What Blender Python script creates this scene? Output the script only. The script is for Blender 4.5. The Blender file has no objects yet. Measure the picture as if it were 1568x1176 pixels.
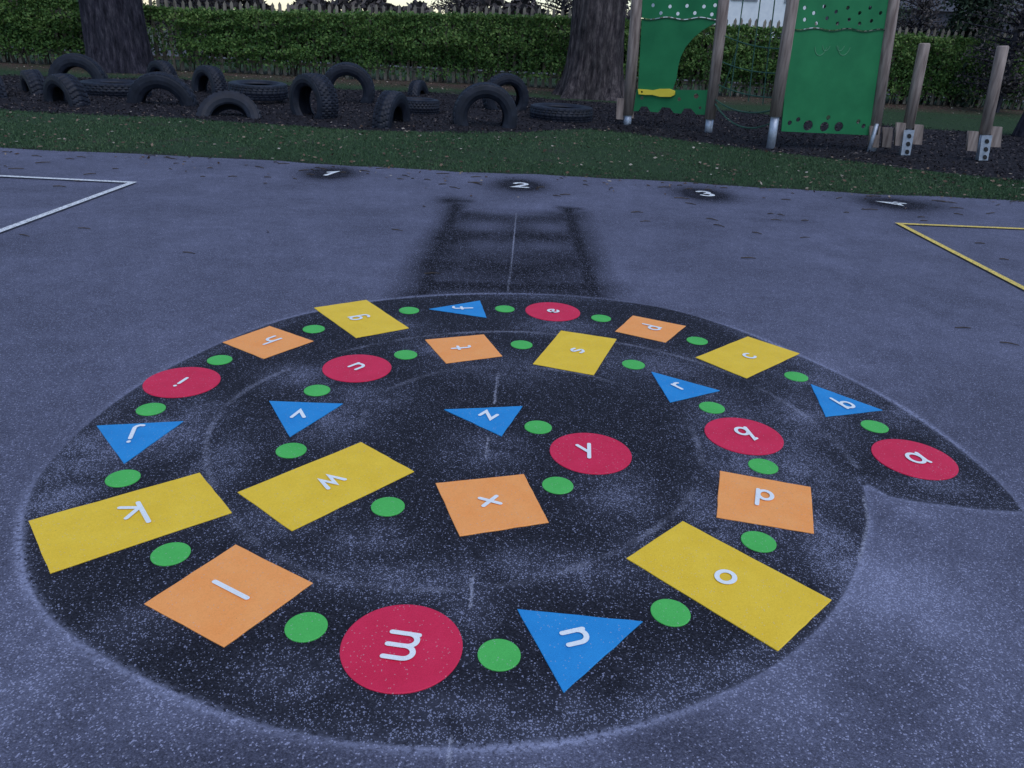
import bpy, numpy as np, math, random
from mathutils import Matrix, Vector, noise as mnoise
random.seed(7); rng=np.random.default_rng(7)
S=bpy.context.scene; COL=bpy.context.collection
H=1.5; PITCH=math.radians(24.87); ROLL=math.radians(3.04); FPX=1178.0
_R=np.array([1,0,0.]);_F=np.array([0,math.cos(PITCH),-math.sin(PITCH)]);_U=np.array([0,math.sin(PITCH),math.cos(PITCH)])
CR=math.cos(ROLL)*_R+math.sin(ROLL)*_U; CU=-math.sin(ROLL)*_R+math.cos(ROLL)*_U
# --- surveying helpers: measured sight lines intersected with the ground / vertical planes (metres)
def ray(u,v): return (u-784)/FPX*CR-(v-588)/FPX*CU+_F
def G(u,v):
    d=ray(u,v); return d[:2]*H/-d[2]
def onplane(u,v,A,B):
    d=ray(u,v); n=np.array([-(B[1]-A[1]),B[0]-A[0]])
    t=(n@np.array(A))/(n@d[:2]); p=d*t; return np.array([p[0],p[1],p[2]+H])
def bearing(u,dist):
    v=42+(u-784)*0.0531; d=ray(u,v)[:2]; return d/np.linalg.norm(d)*dist

# ---------------- materials
def newmat(name):
    m=bpy.data.materials.new(name); m.use_nodes=True; nt=m.node_tree; nt.nodes.clear()
    o=nt.nodes.new('ShaderNodeOutputMaterial'); b=nt.nodes.new('ShaderNodeBsdfPrincipled'); nt.links.new(b.outputs[0],o.inputs[0])
    return m,nt,b
def N(nt,t,**k):
    n=nt.nodes.new(t)
    for a,v in k.items(): setattr(n,a,v)
    return n
def L(nt,a,b): nt.links.new(a,b)
def tex(nt,scale,detail=4,rough=.55,coord='Object',st=None):
    tc=N(nt,'ShaderNodeTexCoord'); n=N(nt,'ShaderNodeTexNoise'); n.inputs['Scale'].default_value=scale; n.inputs['Detail'].default_value=detail; n.inputs['Roughness'].default_value=rough
    if st:
        mp=N(nt,'ShaderNodeMapping'); mp.inputs['Scale'].default_value=st; L(nt,tc.outputs[coord],mp.inputs[0]); L(nt,mp.outputs[0],n.inputs['Vector'])
    else: L(nt,tc.outputs[coord],n.inputs['Vector'])
    return n.outputs['Fac']
def voro(nt,scale):
    tc=N(nt,'ShaderNodeTexCoord'); n=N(nt,'ShaderNodeTexVoronoi'); n.voronoi_dimensions='2D'; n.inputs['Scale'].default_value=scale; L(nt,tc.outputs['Object'],n.inputs['Vector'])
    sc=N(nt,'ShaderNodeSeparateColor'); L(nt,n.outputs['Color'],sc.inputs[0]); return sc.outputs[0],n.outputs['Distance'],sc.outputs[1]
def ramp(nt,fac,stops,interp='LINEAR'):
    r=N(nt,'ShaderNodeValToRGB'); r.color_ramp.interpolation=interp
    e=r.color_ramp.elements
    while len(e)<len(stops): e.new(0.5)
    for i,(p,c) in enumerate(stops):
        e[i].position=p; e[i].color=(c[0],c[1],c[2],1) if hasattr(c,'__len__') else (c,c,c,1)
    L(nt,fac,r.inputs[0]); return r.outputs[0]
def mix(nt,fac,a,b,mode='MIX'):
    m=N(nt,'ShaderNodeMix',data_type='RGBA',blend_type=mode)
    for s,x in ((m.inputs[0],fac),(m.inputs[6],a),(m.inputs[7],b)):
        if hasattr(x,'links'): L(nt,x,s)
        elif hasattr(x,'__len__'): s.default_value=(*x,1)
        else: s.default_value=x
    return m.outputs[2]
def math_(nt,op,a,b=0.,clamp=False):
    m=N(nt,'ShaderNodeMath',operation=op,use_clamp=clamp)
    for s,x in ((m.inputs[0],a),(m.inputs[1],b)):
        if hasattr(x,'links'): L(nt,x,s)
        else: s.default_value=x
    return m.outputs[0]
def smooth(nt,x,lo,hi):
    m=N(nt,'ShaderNodeMapRange',interpolation_type='SMOOTHSTEP'); L(nt,x,m.inputs[0]); m.inputs[1].default_value=lo; m.inputs[2].default_value=hi
    return m.outputs[0]
def bump(nt,b,h,strength=.4,dist=.01):
    n=N(nt,'ShaderNodeBump'); n.inputs['Strength'].default_value=strength; n.inputs['Distance'].default_value=dist; L(nt,h,n.inputs['Height']); L(nt,n.outputs[0],b.inputs['Normal'])
def attr(nt,name): 
    a=N(nt,'ShaderNodeAttribute',attribute_name=name); return a.outputs['Fac']
def simple(name,c1,c2,scale=8,rough=.8,bs=.3,bd=.01,st=None,spec=.3,detail=5):
    m,nt,b=newmat(name); f=tex(nt,scale,detail,st=st); L(nt,ramp(nt,f,[(.32,c1),(.68,c2)]),b.inputs['Base Color'])
    b.inputs['Roughness'].default_value=rough; b.inputs['Specular IOR Level'].default_value=spec
    if bs: bump(nt,b,f,bs,bd)
    return m

# ---------------- mesh helpers
def obj(name,me,parent=None,mats=()):
    o=bpy.data.objects.new(name,me); COL.objects.link(o)
    for m in mats: me.materials.append(m)
    if parent: o.parent=parent
    return o
def pyobj(name,v,f,mat,parent=None,smoothf=False):
    me=bpy.data.meshes.new(name); me.from_pydata([tuple(map(float,p)) for p in v],[],[tuple(q) for q in f]); me.update()
    if smoothf: me.polygons.foreach_set('use_smooth',[True]*len(me.polygons))
    return obj(name,me,parent,[mat] if mat else [])
def empty(name,loc=(0,0,0)):
    o=bpy.data.objects.new(name,None); COL.objects.link(o); o.location=loc; return o
def npmesh(name,V,Fq,k,attrs=None):
    me=bpy.data.meshes.new(name); n=len(V); m=len(Fq)
    me.vertices.add(n); me.vertices.foreach_set('co',np.ascontiguousarray(V,dtype=np.float32).ravel())
    me.loops.add(m*k); me.loops.foreach_set('vertex_index',np.ascontiguousarray(Fq,dtype=np.int32).ravel())
    me.polygons.add(m); me.polygons.foreach_set('loop_start',np.arange(0,m*k,k,dtype=np.int32)); me.polygons.foreach_set('loop_total',np.full(m,k,dtype=np.int32))
    me.update(calc_edges=True)
    for a,x in (attrs or {}).items():
        at=me.attributes.new(a,'FLOAT','POINT'); at.data.foreach_set('value',np.ascontiguousarray(x,dtype=np.float32).ravel())
    return me
def gridmesh(name,X,Y,Z,attrs):
    ny,nx=X.shape; idx=np.arange(ny*nx).reshape(ny,nx)
    Fq=np.stack([idx[:-1,:-1],idx[:-1,1:],idx[1:,1:],idx[1:,:-1]],-1).reshape(-1,4)
    return npmesh(name,np.stack([X,Y,Z],-1).reshape(-1,3),Fq,4,{k:v.ravel() for k,v in attrs.items()})
class MB:
    def __init__(s): s.v=[];s.f=[]
    def add(s,v,f):
        n=len(s.v); s.v+= [tuple(map(float,p)) for p in v]; s.f+=[tuple(i+n for i in q) for q in f]
    def box(s,c,sx,sy,sz,M=None):
        v=[Vector((float(x*sx/2),float(y*sy/2),float(z*sz/2))) for x in(-1,1) for y in(-1,1) for z in(-1,1)]
        if M is not None: v=[M@p for p in v]
        c=Vector([float(q) for q in c])
        s.add([p+c for p in v],[(0,1,3,2),(4,6,7,5),(0,4,5,1),(2,3,7,6),(0,2,6,4),(1,5,7,3)])
    def tube(s,pts,rad,n=10,cap=True,wob=0):
        pts=[Vector([float(q) for q in p]) for p in pts]; base=[]; 
        for i,p in enumerate(pts):
            d=(pts[min(i+1,len(pts)-1)]-pts[max(i-1,0)]).normalized()
            a=d.cross(Vector((0.13,0.97,0.2))).normalized() if abs(d.y)<.9 else d.cross(Vector((1,0,0))).normalized(); b=d.cross(a)
            r=float(rad[i]) if hasattr(rad,'__len__') else float(rad)
            for k in range(n):
                t=2*math.pi*k/n; rr=float(r*(1+wob*random.uniform(-1,1))); base.append(p+rr*(math.cos(t)*a+math.sin(t)*b))
        f=[]
        for i in range(len(pts)-1):
            for k in range(n): f.append((i*n+k,i*n+(k+1)%n,(i+1)*n+(k+1)%n,(i+1)*n+k))
        if cap: f.append(tuple(range(n))[::-1]); f.append(tuple((len(pts)-1)*n+k for k in range(n)))
        s.add(base,f)
    def make(s,name,mat,parent=None,sm=False): return pyobj(name,s.v,s.f,mat,parent,sm)
def catmull(P,n=6,closed=False):
    P=[np.array(p,float) for p in P]; out=[]; m=len(P)
    for i in range(m if closed else m-1):
        p0=P[(i-1)%m] if closed or i>0 else P[0]; p1=P[i]; p2=P[(i+1)%m]; p3=P[(i+2)%m] if closed or i<m-2 else P[-1]
        for t in np.linspace(0,1,n,endpoint=False):
            out.append(.5*((2*p1)+(-p0+p2)*t+(2*p0-5*p1+4*p2-p3)*t*t+(-p0+3*p1-3*p2+p3)*t**3))
    if not closed: out.append(P[-1])
    return np.array(out)
def polydist(Q,P,closed):
    d=np.full(len(Q),1e9); m=len(P)
    for i in range(m if closed else m-1):
        a=P[i];b=P[(i+1)%m]; ab=b-a; l=ab@ab+1e-12
        t=np.clip(((Q-a)@ab)/l,0,1); e=Q-a-t[:,None]*ab; d=np.minimum(d,(e*e).sum(1))
    return np.sqrt(d)
def inside(Q,P):
    c=np.zeros(len(Q),bool); j=len(P)-1
    for i in range(len(P)):
        yi,yj=P[i][1],P[j][1]
        m=((yi>Q[:,1])!=(yj>Q[:,1]))&(Q[:,0]<(P[j][0]-P[i][0])*(Q[:,1]-yi)/(yj-yi+1e-12)+P[i][0]); c^=m; j=i
    return c
def wav(x,y,s=1.,seed=0):
    r=np.random.default_rng(seed); o=0
    for i in range(7):
        a=r.uniform(0,6.28); f=s*r.uniform(.6,2.2); o=o+np.sin(f*(x*math.cos(a)+y*math.sin(a))+r.uniform(0,6.28))
    return o/7*1.6

# ================= ASPHALT YARD
eA,eB=G(0,225),G(1568,308)
def yedge(x): return eA[1]+(x-eA[0])*(eB[1]-eA[1])/(eB[0]-eA[0])+.05*np.sin(x*1.3)+.025*np.sin(x*4.1+1)+.012*np.sin(x*11)
xs=np.concatenate([np.arange(-30,-3,.6),np.arange(-3,-2.3,.06),np.arange(-2.3,2.45,.0135),np.arange(2.45,4.2,.06),np.arange(4.2,30.5,.5)])
ys=np.concatenate([np.arange(-8,.9,.6),np.arange(.9,5.0,.0135),np.arange(5.0,7.6,.035)])
tt=np.linspace(0,1,60)
X1,Y1=np.meshgrid(xs,ys)
X2=np.repeat(xs[None],59,0); Y2=ys[-1]+(yedge(xs)[None]-ys[-1])*tt[1:,None]
X=np.vstack([X1,X2]);Y=np.vstack([Y1,Y2]); Q=np.c_[X.ravel(),Y.ravel()]
outline=[(1568,784),(1545,755),(1500,712),(1420,650),(1330,595),(1225,545),(1130,505),(1030,475),(940,460),(850,452),(760,450),(680,452),(600,458),(530,468),(450,485),(380,508),(300,543),(230,580),(160,628),(100,682),(60,730),(38,780),(33,830),(40,880),(65,930),(100,965),(170,1012),(280,1066),(370,1100),(480,1127),(600,1142),(690,1145),(780,1141),(880,1131),(980,1107),(1080,1072),(1180,1022),(1250,965),(1295,905),(1322,840),(1330,790),(1322,745),(1330,742),(1362,760),(1400,768),(1460,775),(1510,781)]
OG=np.array([G(*p) for p in outline])
core=catmull(OG[:42],5); OP=np.vstack([core,OG[42:]])
sd=polydist(Q,OP,True); sd=np.where(inside(Q,OP),sd,-sd)
arcs=[[(1312,715),(1282,680),(1240,642),(1195,612),(1150,588),(1100,565),(1040,546),(980,531),(900,518),(800,508),(700,510),(600,522),(520,540),(450,562),(392,588),(345,622),(320,660),(316,700),(328,745),(360,800),(420,850),(500,885),(610,902),(720,902),(830,885),(930,850),(1010,805),(1060,755),(1074,710),(1065,670),(1040,638),(990,606),(920,580),(850,566),(760,560),(680,568),(610,590),(570,615),(553,650)]]
chd=np.full(len(Q),9.)
for a in arcs: chd=np.minimum(chd,polydist(Q,catmull([G(*p) for p in a],3),False))
chs=np.full(len(Q),9.)
for a in [[(791,326),(785,385),(778,446)],[(763,572),(757,618)],[(748,668),(745,702)],[(724,880),(720,930)],[(690,1130),(685,1190)],[(1322,760),(1330,800),(1315,860)]]: chs=np.minimum(chs,polydist(Q,np.array([G(*p) for p in a]),False))
def blob(acc,u,v,ru,rv,s):
    c=G(u,v); rx=abs(G(u+ru,v)[0]-G(u-ru,v)[0])/2; ry=abs(G(u,v-rv)[1]-G(u,v+rv)[1])/2
    return np.maximum(acc,s*np.exp(-(((Q[:,0]-c[0])/rx)**2+((Q[:,1]-c[1])/ry)**2)))
def caps(acc,a,b,r,s,soft=.5):
    d=polydist(Q,np.array([G(*a),G(*b)]),False); return np.maximum(acc,s*np.clip((r*(1+soft)-d)/(r*2*soft),0,1))
dust=np.full(len(Q),.0)
for b in [(120,700,75,45,1),(250,665,60,35,.75),(90,760,50,40,.7),(290,640,50,30,.6),(520,640,60,35,.55),(430,790,80,40,.5),(600,885,150,28,.7),(400,870,60,30,.45),(850,870,110,28,.6),(1000,850,60,40,.5),(1130,690,60,110,.55),(1090,800,40,60,.6),(1280,850,45,70,.9),(1230,640,60,40,.5),(1270,580,80,30,.6),(690,535,60,14,.6),(860,500,60,14,.5),(600,500,50,12,.5),(460,575,50,20,.6),(560,610,60,20,.6),(740,690,60,30,.35),(950,760,60,40,.4),(700,1090,160,35,.45),(1050,1040,90,35,.4),(200,960,60,40,.4),(330,720,40,60,.5),(720,910,40,60,.6),(1400,640,60,20,.45),(1440,740,60,20,.5),(560,830,70,30,.45),(880,1080,60,30,.45),(450,1040,80,40,.35),(1230,720,50,60,.55),(1000,560,80,25,.45),(760,560,90,20,.4)]:
    dust=blob(dust,*b)
dust=np.maximum(dust,.5*np.exp(-(np.abs(sd-.04)/.05)**2)*np.clip(.4+.8*wav(Q[:,0],Q[:,1],2.6,9),0,1))
rim=np.exp(-(np.abs(sd+.006)/.014)**2)
rimmod=np.clip(.5+.75*wav(Q[:,0],Q[:,1],3.2,5),0,1)
halo=np.zeros(len(Q))
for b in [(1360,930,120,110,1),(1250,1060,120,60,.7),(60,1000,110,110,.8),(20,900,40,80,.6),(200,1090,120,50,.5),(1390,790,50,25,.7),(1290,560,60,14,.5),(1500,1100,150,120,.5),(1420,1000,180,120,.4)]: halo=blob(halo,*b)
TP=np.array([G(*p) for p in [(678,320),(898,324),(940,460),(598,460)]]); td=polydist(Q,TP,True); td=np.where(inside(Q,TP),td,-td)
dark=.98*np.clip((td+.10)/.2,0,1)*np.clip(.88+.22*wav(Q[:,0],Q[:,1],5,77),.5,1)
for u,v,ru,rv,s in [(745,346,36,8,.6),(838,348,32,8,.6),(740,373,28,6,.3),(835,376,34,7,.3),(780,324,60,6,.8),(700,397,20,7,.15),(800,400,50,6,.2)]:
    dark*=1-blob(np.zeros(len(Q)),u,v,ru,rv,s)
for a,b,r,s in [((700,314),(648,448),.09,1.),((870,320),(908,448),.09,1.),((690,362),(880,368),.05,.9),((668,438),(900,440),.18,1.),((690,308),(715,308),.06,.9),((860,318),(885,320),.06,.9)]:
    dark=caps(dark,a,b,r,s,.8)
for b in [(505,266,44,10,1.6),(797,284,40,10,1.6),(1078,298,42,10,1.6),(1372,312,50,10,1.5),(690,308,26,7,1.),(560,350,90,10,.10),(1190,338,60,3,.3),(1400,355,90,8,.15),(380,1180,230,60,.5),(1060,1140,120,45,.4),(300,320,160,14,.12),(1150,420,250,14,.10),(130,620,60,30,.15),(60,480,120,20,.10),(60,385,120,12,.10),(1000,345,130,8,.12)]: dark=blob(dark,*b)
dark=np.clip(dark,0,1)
Z=(.006*wav(X,Y,.5,3)*np.clip((np.hypot(X,Y-3)-3)/3,0,1))
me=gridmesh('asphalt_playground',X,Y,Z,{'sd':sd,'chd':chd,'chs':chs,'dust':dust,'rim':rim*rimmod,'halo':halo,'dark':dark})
m,nt,b=newmat('asphalt')
r1,d1,q1=voro(nt,260); r2,d2,q2=voro(nt,130); r3,d3,q3=voro(nt,380)
big=tex(nt,1.1,4,.6); mid=tex(nt,9,5,.65); streak=tex(nt,2.4,6,.68); med=tex(nt,70,3,.65)
asp=ramp(nt,r1,[(0,(.064,.068,.104)),(.55,(.110,.118,.182)),(.93,(.144,.154,.232)),(1,(.22,.235,.32))])
asp=mix(nt,math_(nt,'MULTIPLY',smooth(nt,d1,.25,.6),.35),asp,(.050,.053,.080))
asp=mix(nt,math_(nt,'MULTIPLY',math_(nt,'GREATER_THAN',r2,.972),math_(nt,'MULTIPLY',math_(nt,'LESS_THAN',d2,.34),.4)),asp,(.36,.37,.47))
asp=mix(nt,1.0,asp,ramp(nt,big,[(.3,(.82,.81,.82)),(.7,(1.20,1.19,1.20))]),'MULTIPLY')
asp=mix(nt,.9,asp,ramp(nt,mid,[(.25,(.80,.80,.81)),(.75,(1.19,1.19,1.19))]),'MULTIPLY')
asp=mix(nt,.95,asp,ramp(nt,streak,[(.3,(.84,.84,.85)),(.7,(1.14,1.14,1.14))]),'MULTIPLY')
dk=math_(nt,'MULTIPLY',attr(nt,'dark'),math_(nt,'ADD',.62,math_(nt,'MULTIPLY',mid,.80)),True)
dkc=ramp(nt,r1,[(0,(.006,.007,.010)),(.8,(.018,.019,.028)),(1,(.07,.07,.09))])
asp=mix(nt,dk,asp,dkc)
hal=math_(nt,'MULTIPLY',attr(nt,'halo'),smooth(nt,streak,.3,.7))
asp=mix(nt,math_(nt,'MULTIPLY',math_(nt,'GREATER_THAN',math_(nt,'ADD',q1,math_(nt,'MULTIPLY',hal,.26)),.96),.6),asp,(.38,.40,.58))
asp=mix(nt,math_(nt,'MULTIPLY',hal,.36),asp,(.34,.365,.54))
blk=ramp(nt,r1,[(0,(.006,.0065,.010)),(.6,(.015,.016,.025)),(.965,(.028,.030,.043)),(1,(.085,.09,.12))])
edge=math_(nt,'ADD',attr(nt,'sd'),math_(nt,'MULTIPLY',math_(nt,'SUBTRACT',med,.5),.022))
isb=smooth(nt,edge,-.004,.004)
col=mix(nt,isb,asp,blk)
dd=math_(nt,'ADD',math_(nt,'MULTIPLY',attr(nt,'dust'),math_(nt,'ADD',math_(nt,'MULTIPLY',streak,2.2),-.38)),math_(nt,'MULTIPLY',big,.07))
ind=math_(nt,'MULTIPLY',math_(nt,'MULTIPLY',dd,smooth(nt,mid,.15,.6)),smooth(nt,attr(nt,'sd'),-.05,.03))
t1=math_(nt,'GREATER_THAN',math_(nt,'ADD',q2,math_(nt,'MULTIPLY',ind,.20)),.983); t1=math_(nt,'MULTIPLY',t1,math_(nt,'LESS_THAN',d2,.36))
t2=math_(nt,'GREATER_THAN',math_(nt,'ADD',q3,math_(nt,'MULTIPLY',ind,.40)),.975)
sp=math_(nt,'MAXIMUM',math_(nt,'MULTIPLY',t1,.55),math_(nt,'MULTIPLY',t2,.48))
col=mix(nt,math_(nt,'MULTIPLY',math_(nt,'ADD',sp,math_(nt,'MULTIPLY',ind,.26)),isb,True),col,(.38,.41,.60))
rm=math_(nt,'MULTIPLY',attr(nt,'rim'),smooth(nt,med,.36,.56))
col=mix(nt,math_(nt,'MULTIPLY',rm,.7),col,(.38,.41,.60))
cj=math_(nt,'ADD',attr(nt,'chd'),math_(nt,'MULTIPLY',math_(nt,'SUBTRACT',med,.5),.05))
ch=math_(nt,'MULTIPLY',math_(nt,'SUBTRACT',1,smooth(nt,cj,.001,.020)),math_(nt,'MULTIPLY',smooth(nt,streak,.38,.68),.50))
ch=math_(nt,'MULTIPLY',ch,smooth(nt,r3,.0,.6))
col=mix(nt,ch,col,(.40,.42,.56))
cj=math_(nt,'ADD',attr(nt,'chs'),math_(nt,'MULTIPLY',math_(nt,'SUBTRACT',med,.5),.03))
ch=math_(nt,'MULTIPLY',math_(nt,'SUBTRACT',1,smooth(nt,cj,.0,.009)),math_(nt,'MULTIPLY',smooth(nt,r3,.0,.5),.6))
col=mix(nt,ch,col,(.45,.47,.6))
L(nt,col,b.inputs['Base Color']); b.inputs['Roughness'].default_value=.85
L(nt,math_(nt,'MULTIPLY',math_(nt,'SUBTRACT',1.15,math_(nt,'MAXIMUM',dk,math_(nt,'MULTIPLY',isb,.6))),.24,True),b.inputs['Specular IOR Level'])
bump(nt,b,math_(nt,'SUBTRACT',r1,d1),.4,.003)
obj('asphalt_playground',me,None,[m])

# ================= painted court lines and numbers
def worn(name,c1,c2):
    m,nt,b=newmat(name); f=tex(nt,40,5,.7); r,d,q=voro(nt,150); c=ramp(nt,f,[(.3,c1),(.6,c2)])
    c=mix(nt,math_(nt,'MULTIPLY',math_(nt,'GREATER_THAN',math_(nt,'ADD',r,math_(nt,'MULTIPLY',f,.5)),1.08),.8),c,(.08,.085,.13)); L(nt,c,b.inputs['Base Color']); b.inputs['Roughness'].default_value=.75; return m
m_white=worn('white_line_paint',(.50,.52,.55),(.76,.79,.83)); m_yell=worn('yellow_line_paint',(.62,.44,.08),(.82,.62,.13))
def line(name,P,w,mat,z=.010):
    P=[np.array(p,float) for p in P]; Lp=[];Rp=[]
    for i,p in enumerate(P):
        d1=(P[i]-P[i-1]) if i>0 else P[1]-P[0]; d2=(P[i+1]-P[i]) if i<len(P)-1 else d1
        d1=d1/np.linalg.norm(d1); d2=d2/np.linalg.norm(d2); n=np.array([-(d1+d2)[1],(d1+d2)[0]]); n/=np.linalg.norm(n)
        k=w/2/max(.35,n@np.array([-d1[1],d1[0]])); Lp.append(p+n*k);Rp.append(p-n*k)
    v=[(*p,z) for p in Lp]+[(*p,z) for p in Rp]; n=len(P)
    return pyobj(name,v,[(i,n+i,n+i+1,i+1) for i in range(n-1)],mat)
line('white_court_line',[G(-260,268),G(0,271),G(203,281),G(0,356),G(-260,452)],.06,m_white,.012)
line('yellow_court_line',[G(1900,366),G(1568,352),G(1376,344),G(1568,444),G(1800,566)],.055,m_yell,.012)
# ================= ALPHABET SNAIL
snail=empty('alphabet_spiral_marking',(0,2.6,0))
OFF=np.array([0,2.6])
def thermo(name,c1,c2):
    m,nt,b=newmat(name); f=tex(nt,10,5); r,d,q=voro(nt,330); g=tex(nt,300,2)
    c=ramp(nt,f,[(.3,c1),(.7,c2)]); c=mix(nt,.5,c,ramp(nt,r,[(0,(.88,.88,.88)),(1,(1.10,1.10,1.10))]),'MULTIPLY')
    sc=tex(nt,110,3,.7); c=mix(nt,math_(nt,'MULTIPLY',smooth(nt,sc,.70,.74),.6),c,(.05,.05,.06))
    c=mix(nt,math_(nt,'MULTIPLY',math_(nt,'GREATER_THAN',q,.985),.35),c,(.5,.5,.55))
    L(nt,c,b.inputs['Base Color']); b.inputs['Roughness'].default_value=.6; b.inputs['Specular IOR Level'].default_value=.3; bump(nt,b,g,.3,.002); return m
M_RED=thermo('red_thermoplastic',(.64,.018,.070),(.72,.026,.090)); M_GRN=thermo('green_thermoplastic',(.070,.46,.090),(.090,.52,.11))
M_YEL=thermo('yellow_thermoplastic',(.84,.55,.035),(.90,.61,.050)); M_ORG=thermo('orange_thermoplastic',(.98,.36,.095),(1.0,.41,.125))
M_BLU=thermo('blue_thermoplastic',(.018,.25,.62),(.025,.29,.68)); M_LET=thermo('white_thermoplastic',(.80,.85,.87),(.85,.90,.92))
def prism(name,P,z0,z1,mat,parent):
    P=[np.array(p) for p in P]
    a=sum(P[i][0]*P[(i+1)%len(P)][1]-P[(i+1)%len(P)][0]*P[i][1] for i in range(len(P)))
    if a<0: P=P[::-1]
    n=len(P); c=sum(P)/n
    ins=[p+(c-p)/np.linalg.norm(c-p)*.002 for p in P]
    v=[(*(p-OFF),z0) for p in P]+[(*(p-OFF),z1-.001) for p in P]+[(*(p-OFF),z1) for p in ins]
    f=[(i,(i+1)%n,n+(i+1)%n,n+i) for i in range(n)]+[(n+i,n+(i+1)%n,2*n+(i+1)%n,2*n+i) for i in range(n)]+[tuple(range(2*n,3*n))]
    return pyobj(name,v,f,mat,parent)
ZT=.0045
def densify(P,n=8,j=.0012):
    out=[]
    for i in range(len(P)):
        a,b_=np.array(P[i]),np.array(P[(i+1)%len(P)])
        for k in range(n):
            out.append(a+(b_-a)*k/n+(rng.uniform(-j,j,2) if k else 0))
    return out
rw=dict(e=(.216,4.269),u=(-.736,3.319),i=(-1.462,3.069),y=(.322,2.630),q=(.976,2.842),a=(1.633,2.721),m=(-.254,1.548))
green=[(-.610,4.156),(.993,3.916),(.493,4.196),(-1.062,3.789),(-1.390,3.327),(-1.479,2.797),(-1.343,2.275),(-1.006,1.877),(-.521,1.600),(.004,1.536),(.488,1.734),(.839,2.100),(.990,2.596),(.897,3.093),(.600,3.538),(.039,3.724),(-.534,3.509)]
for u,v in [(485.5,598.5),(446,690.5),(594,776.5),(854,744),(824,654.8),(1219,577.3),(1339,653.8),(773,473.5)]: green.append(tuple(G(u,v)))
polys=dict(g=[(481,472),(561,460),(626,503),(545,518)],h=[(341,525),(413,500),(480,523),(404,550)],k=[(44,799),(306,725),(355,786),(77,879)],l=[(221,926),(361,835),(479,894),(343,992)],o=[(959,856),(1045,799),(1273,920),(1191,998)],p=[(1102,722),(1241,747),(1246,818),(1097,793)],c=[(1065,548),(1145,516),(1224,542),(1143,580)],d=[(942,508),(969,484),(1050,500),(1019,525)],s=[(816,558),(859,507),(944,520),(909,575)],t=[(651,521),(741,513),(769,546),(683,557)],w=[(364,755),(553,678),(634,723),(447,814)],x=[(667,741),(802,727),(840,801),(704,822)])
tris=dict(j=[(148,653),(281,646),(190,711)],n=[(792,934),(984,953),(863,1062)],b=[(1241,589),(1351,629),(1264,639)],r=[(997,570),(1102,599),(1026,617)],v=[(412,615),(525,619),(444,670)],z=[(680,628),(800,623),(768,669)],f=[(657,474),(735,461),(745,487)])
RC=.107*1.5; GC=.0379*1.5
for k,c in rw.items():
    c=np.array(c)
    prism('red_circle_'+k,[c+RC*np.array([math.cos(t),math.sin(t)]) for t in np.linspace(0,2*math.pi,72,endpoint=False)],.0008,ZT,M_RED,snail)
for n_,c in enumerate(green):
    c=np.array(c); prism('green_dot_%d'%n_,[c+GC*np.array([math.cos(t),math.sin(t)]) for t in np.linspace(0,2*math.pi,40,endpoint=False)],.0008,ZT,M_GRN,snail)
for k,q in polys.items():
    P=[G(*a) for a in q]
    prism(('yellow_rectangle_' if k in 'gkocsw' else 'orange_square_')+k,densify(P),.0008,ZT,M_YEL if k in 'gkocsw' else M_ORG,snail)
for k,q in tris.items():
    P=[G(*a) for a in q]
    prism('blue_triangle_'+k,densify(P),.0008,ZT,M_BLU,snail)
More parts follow.
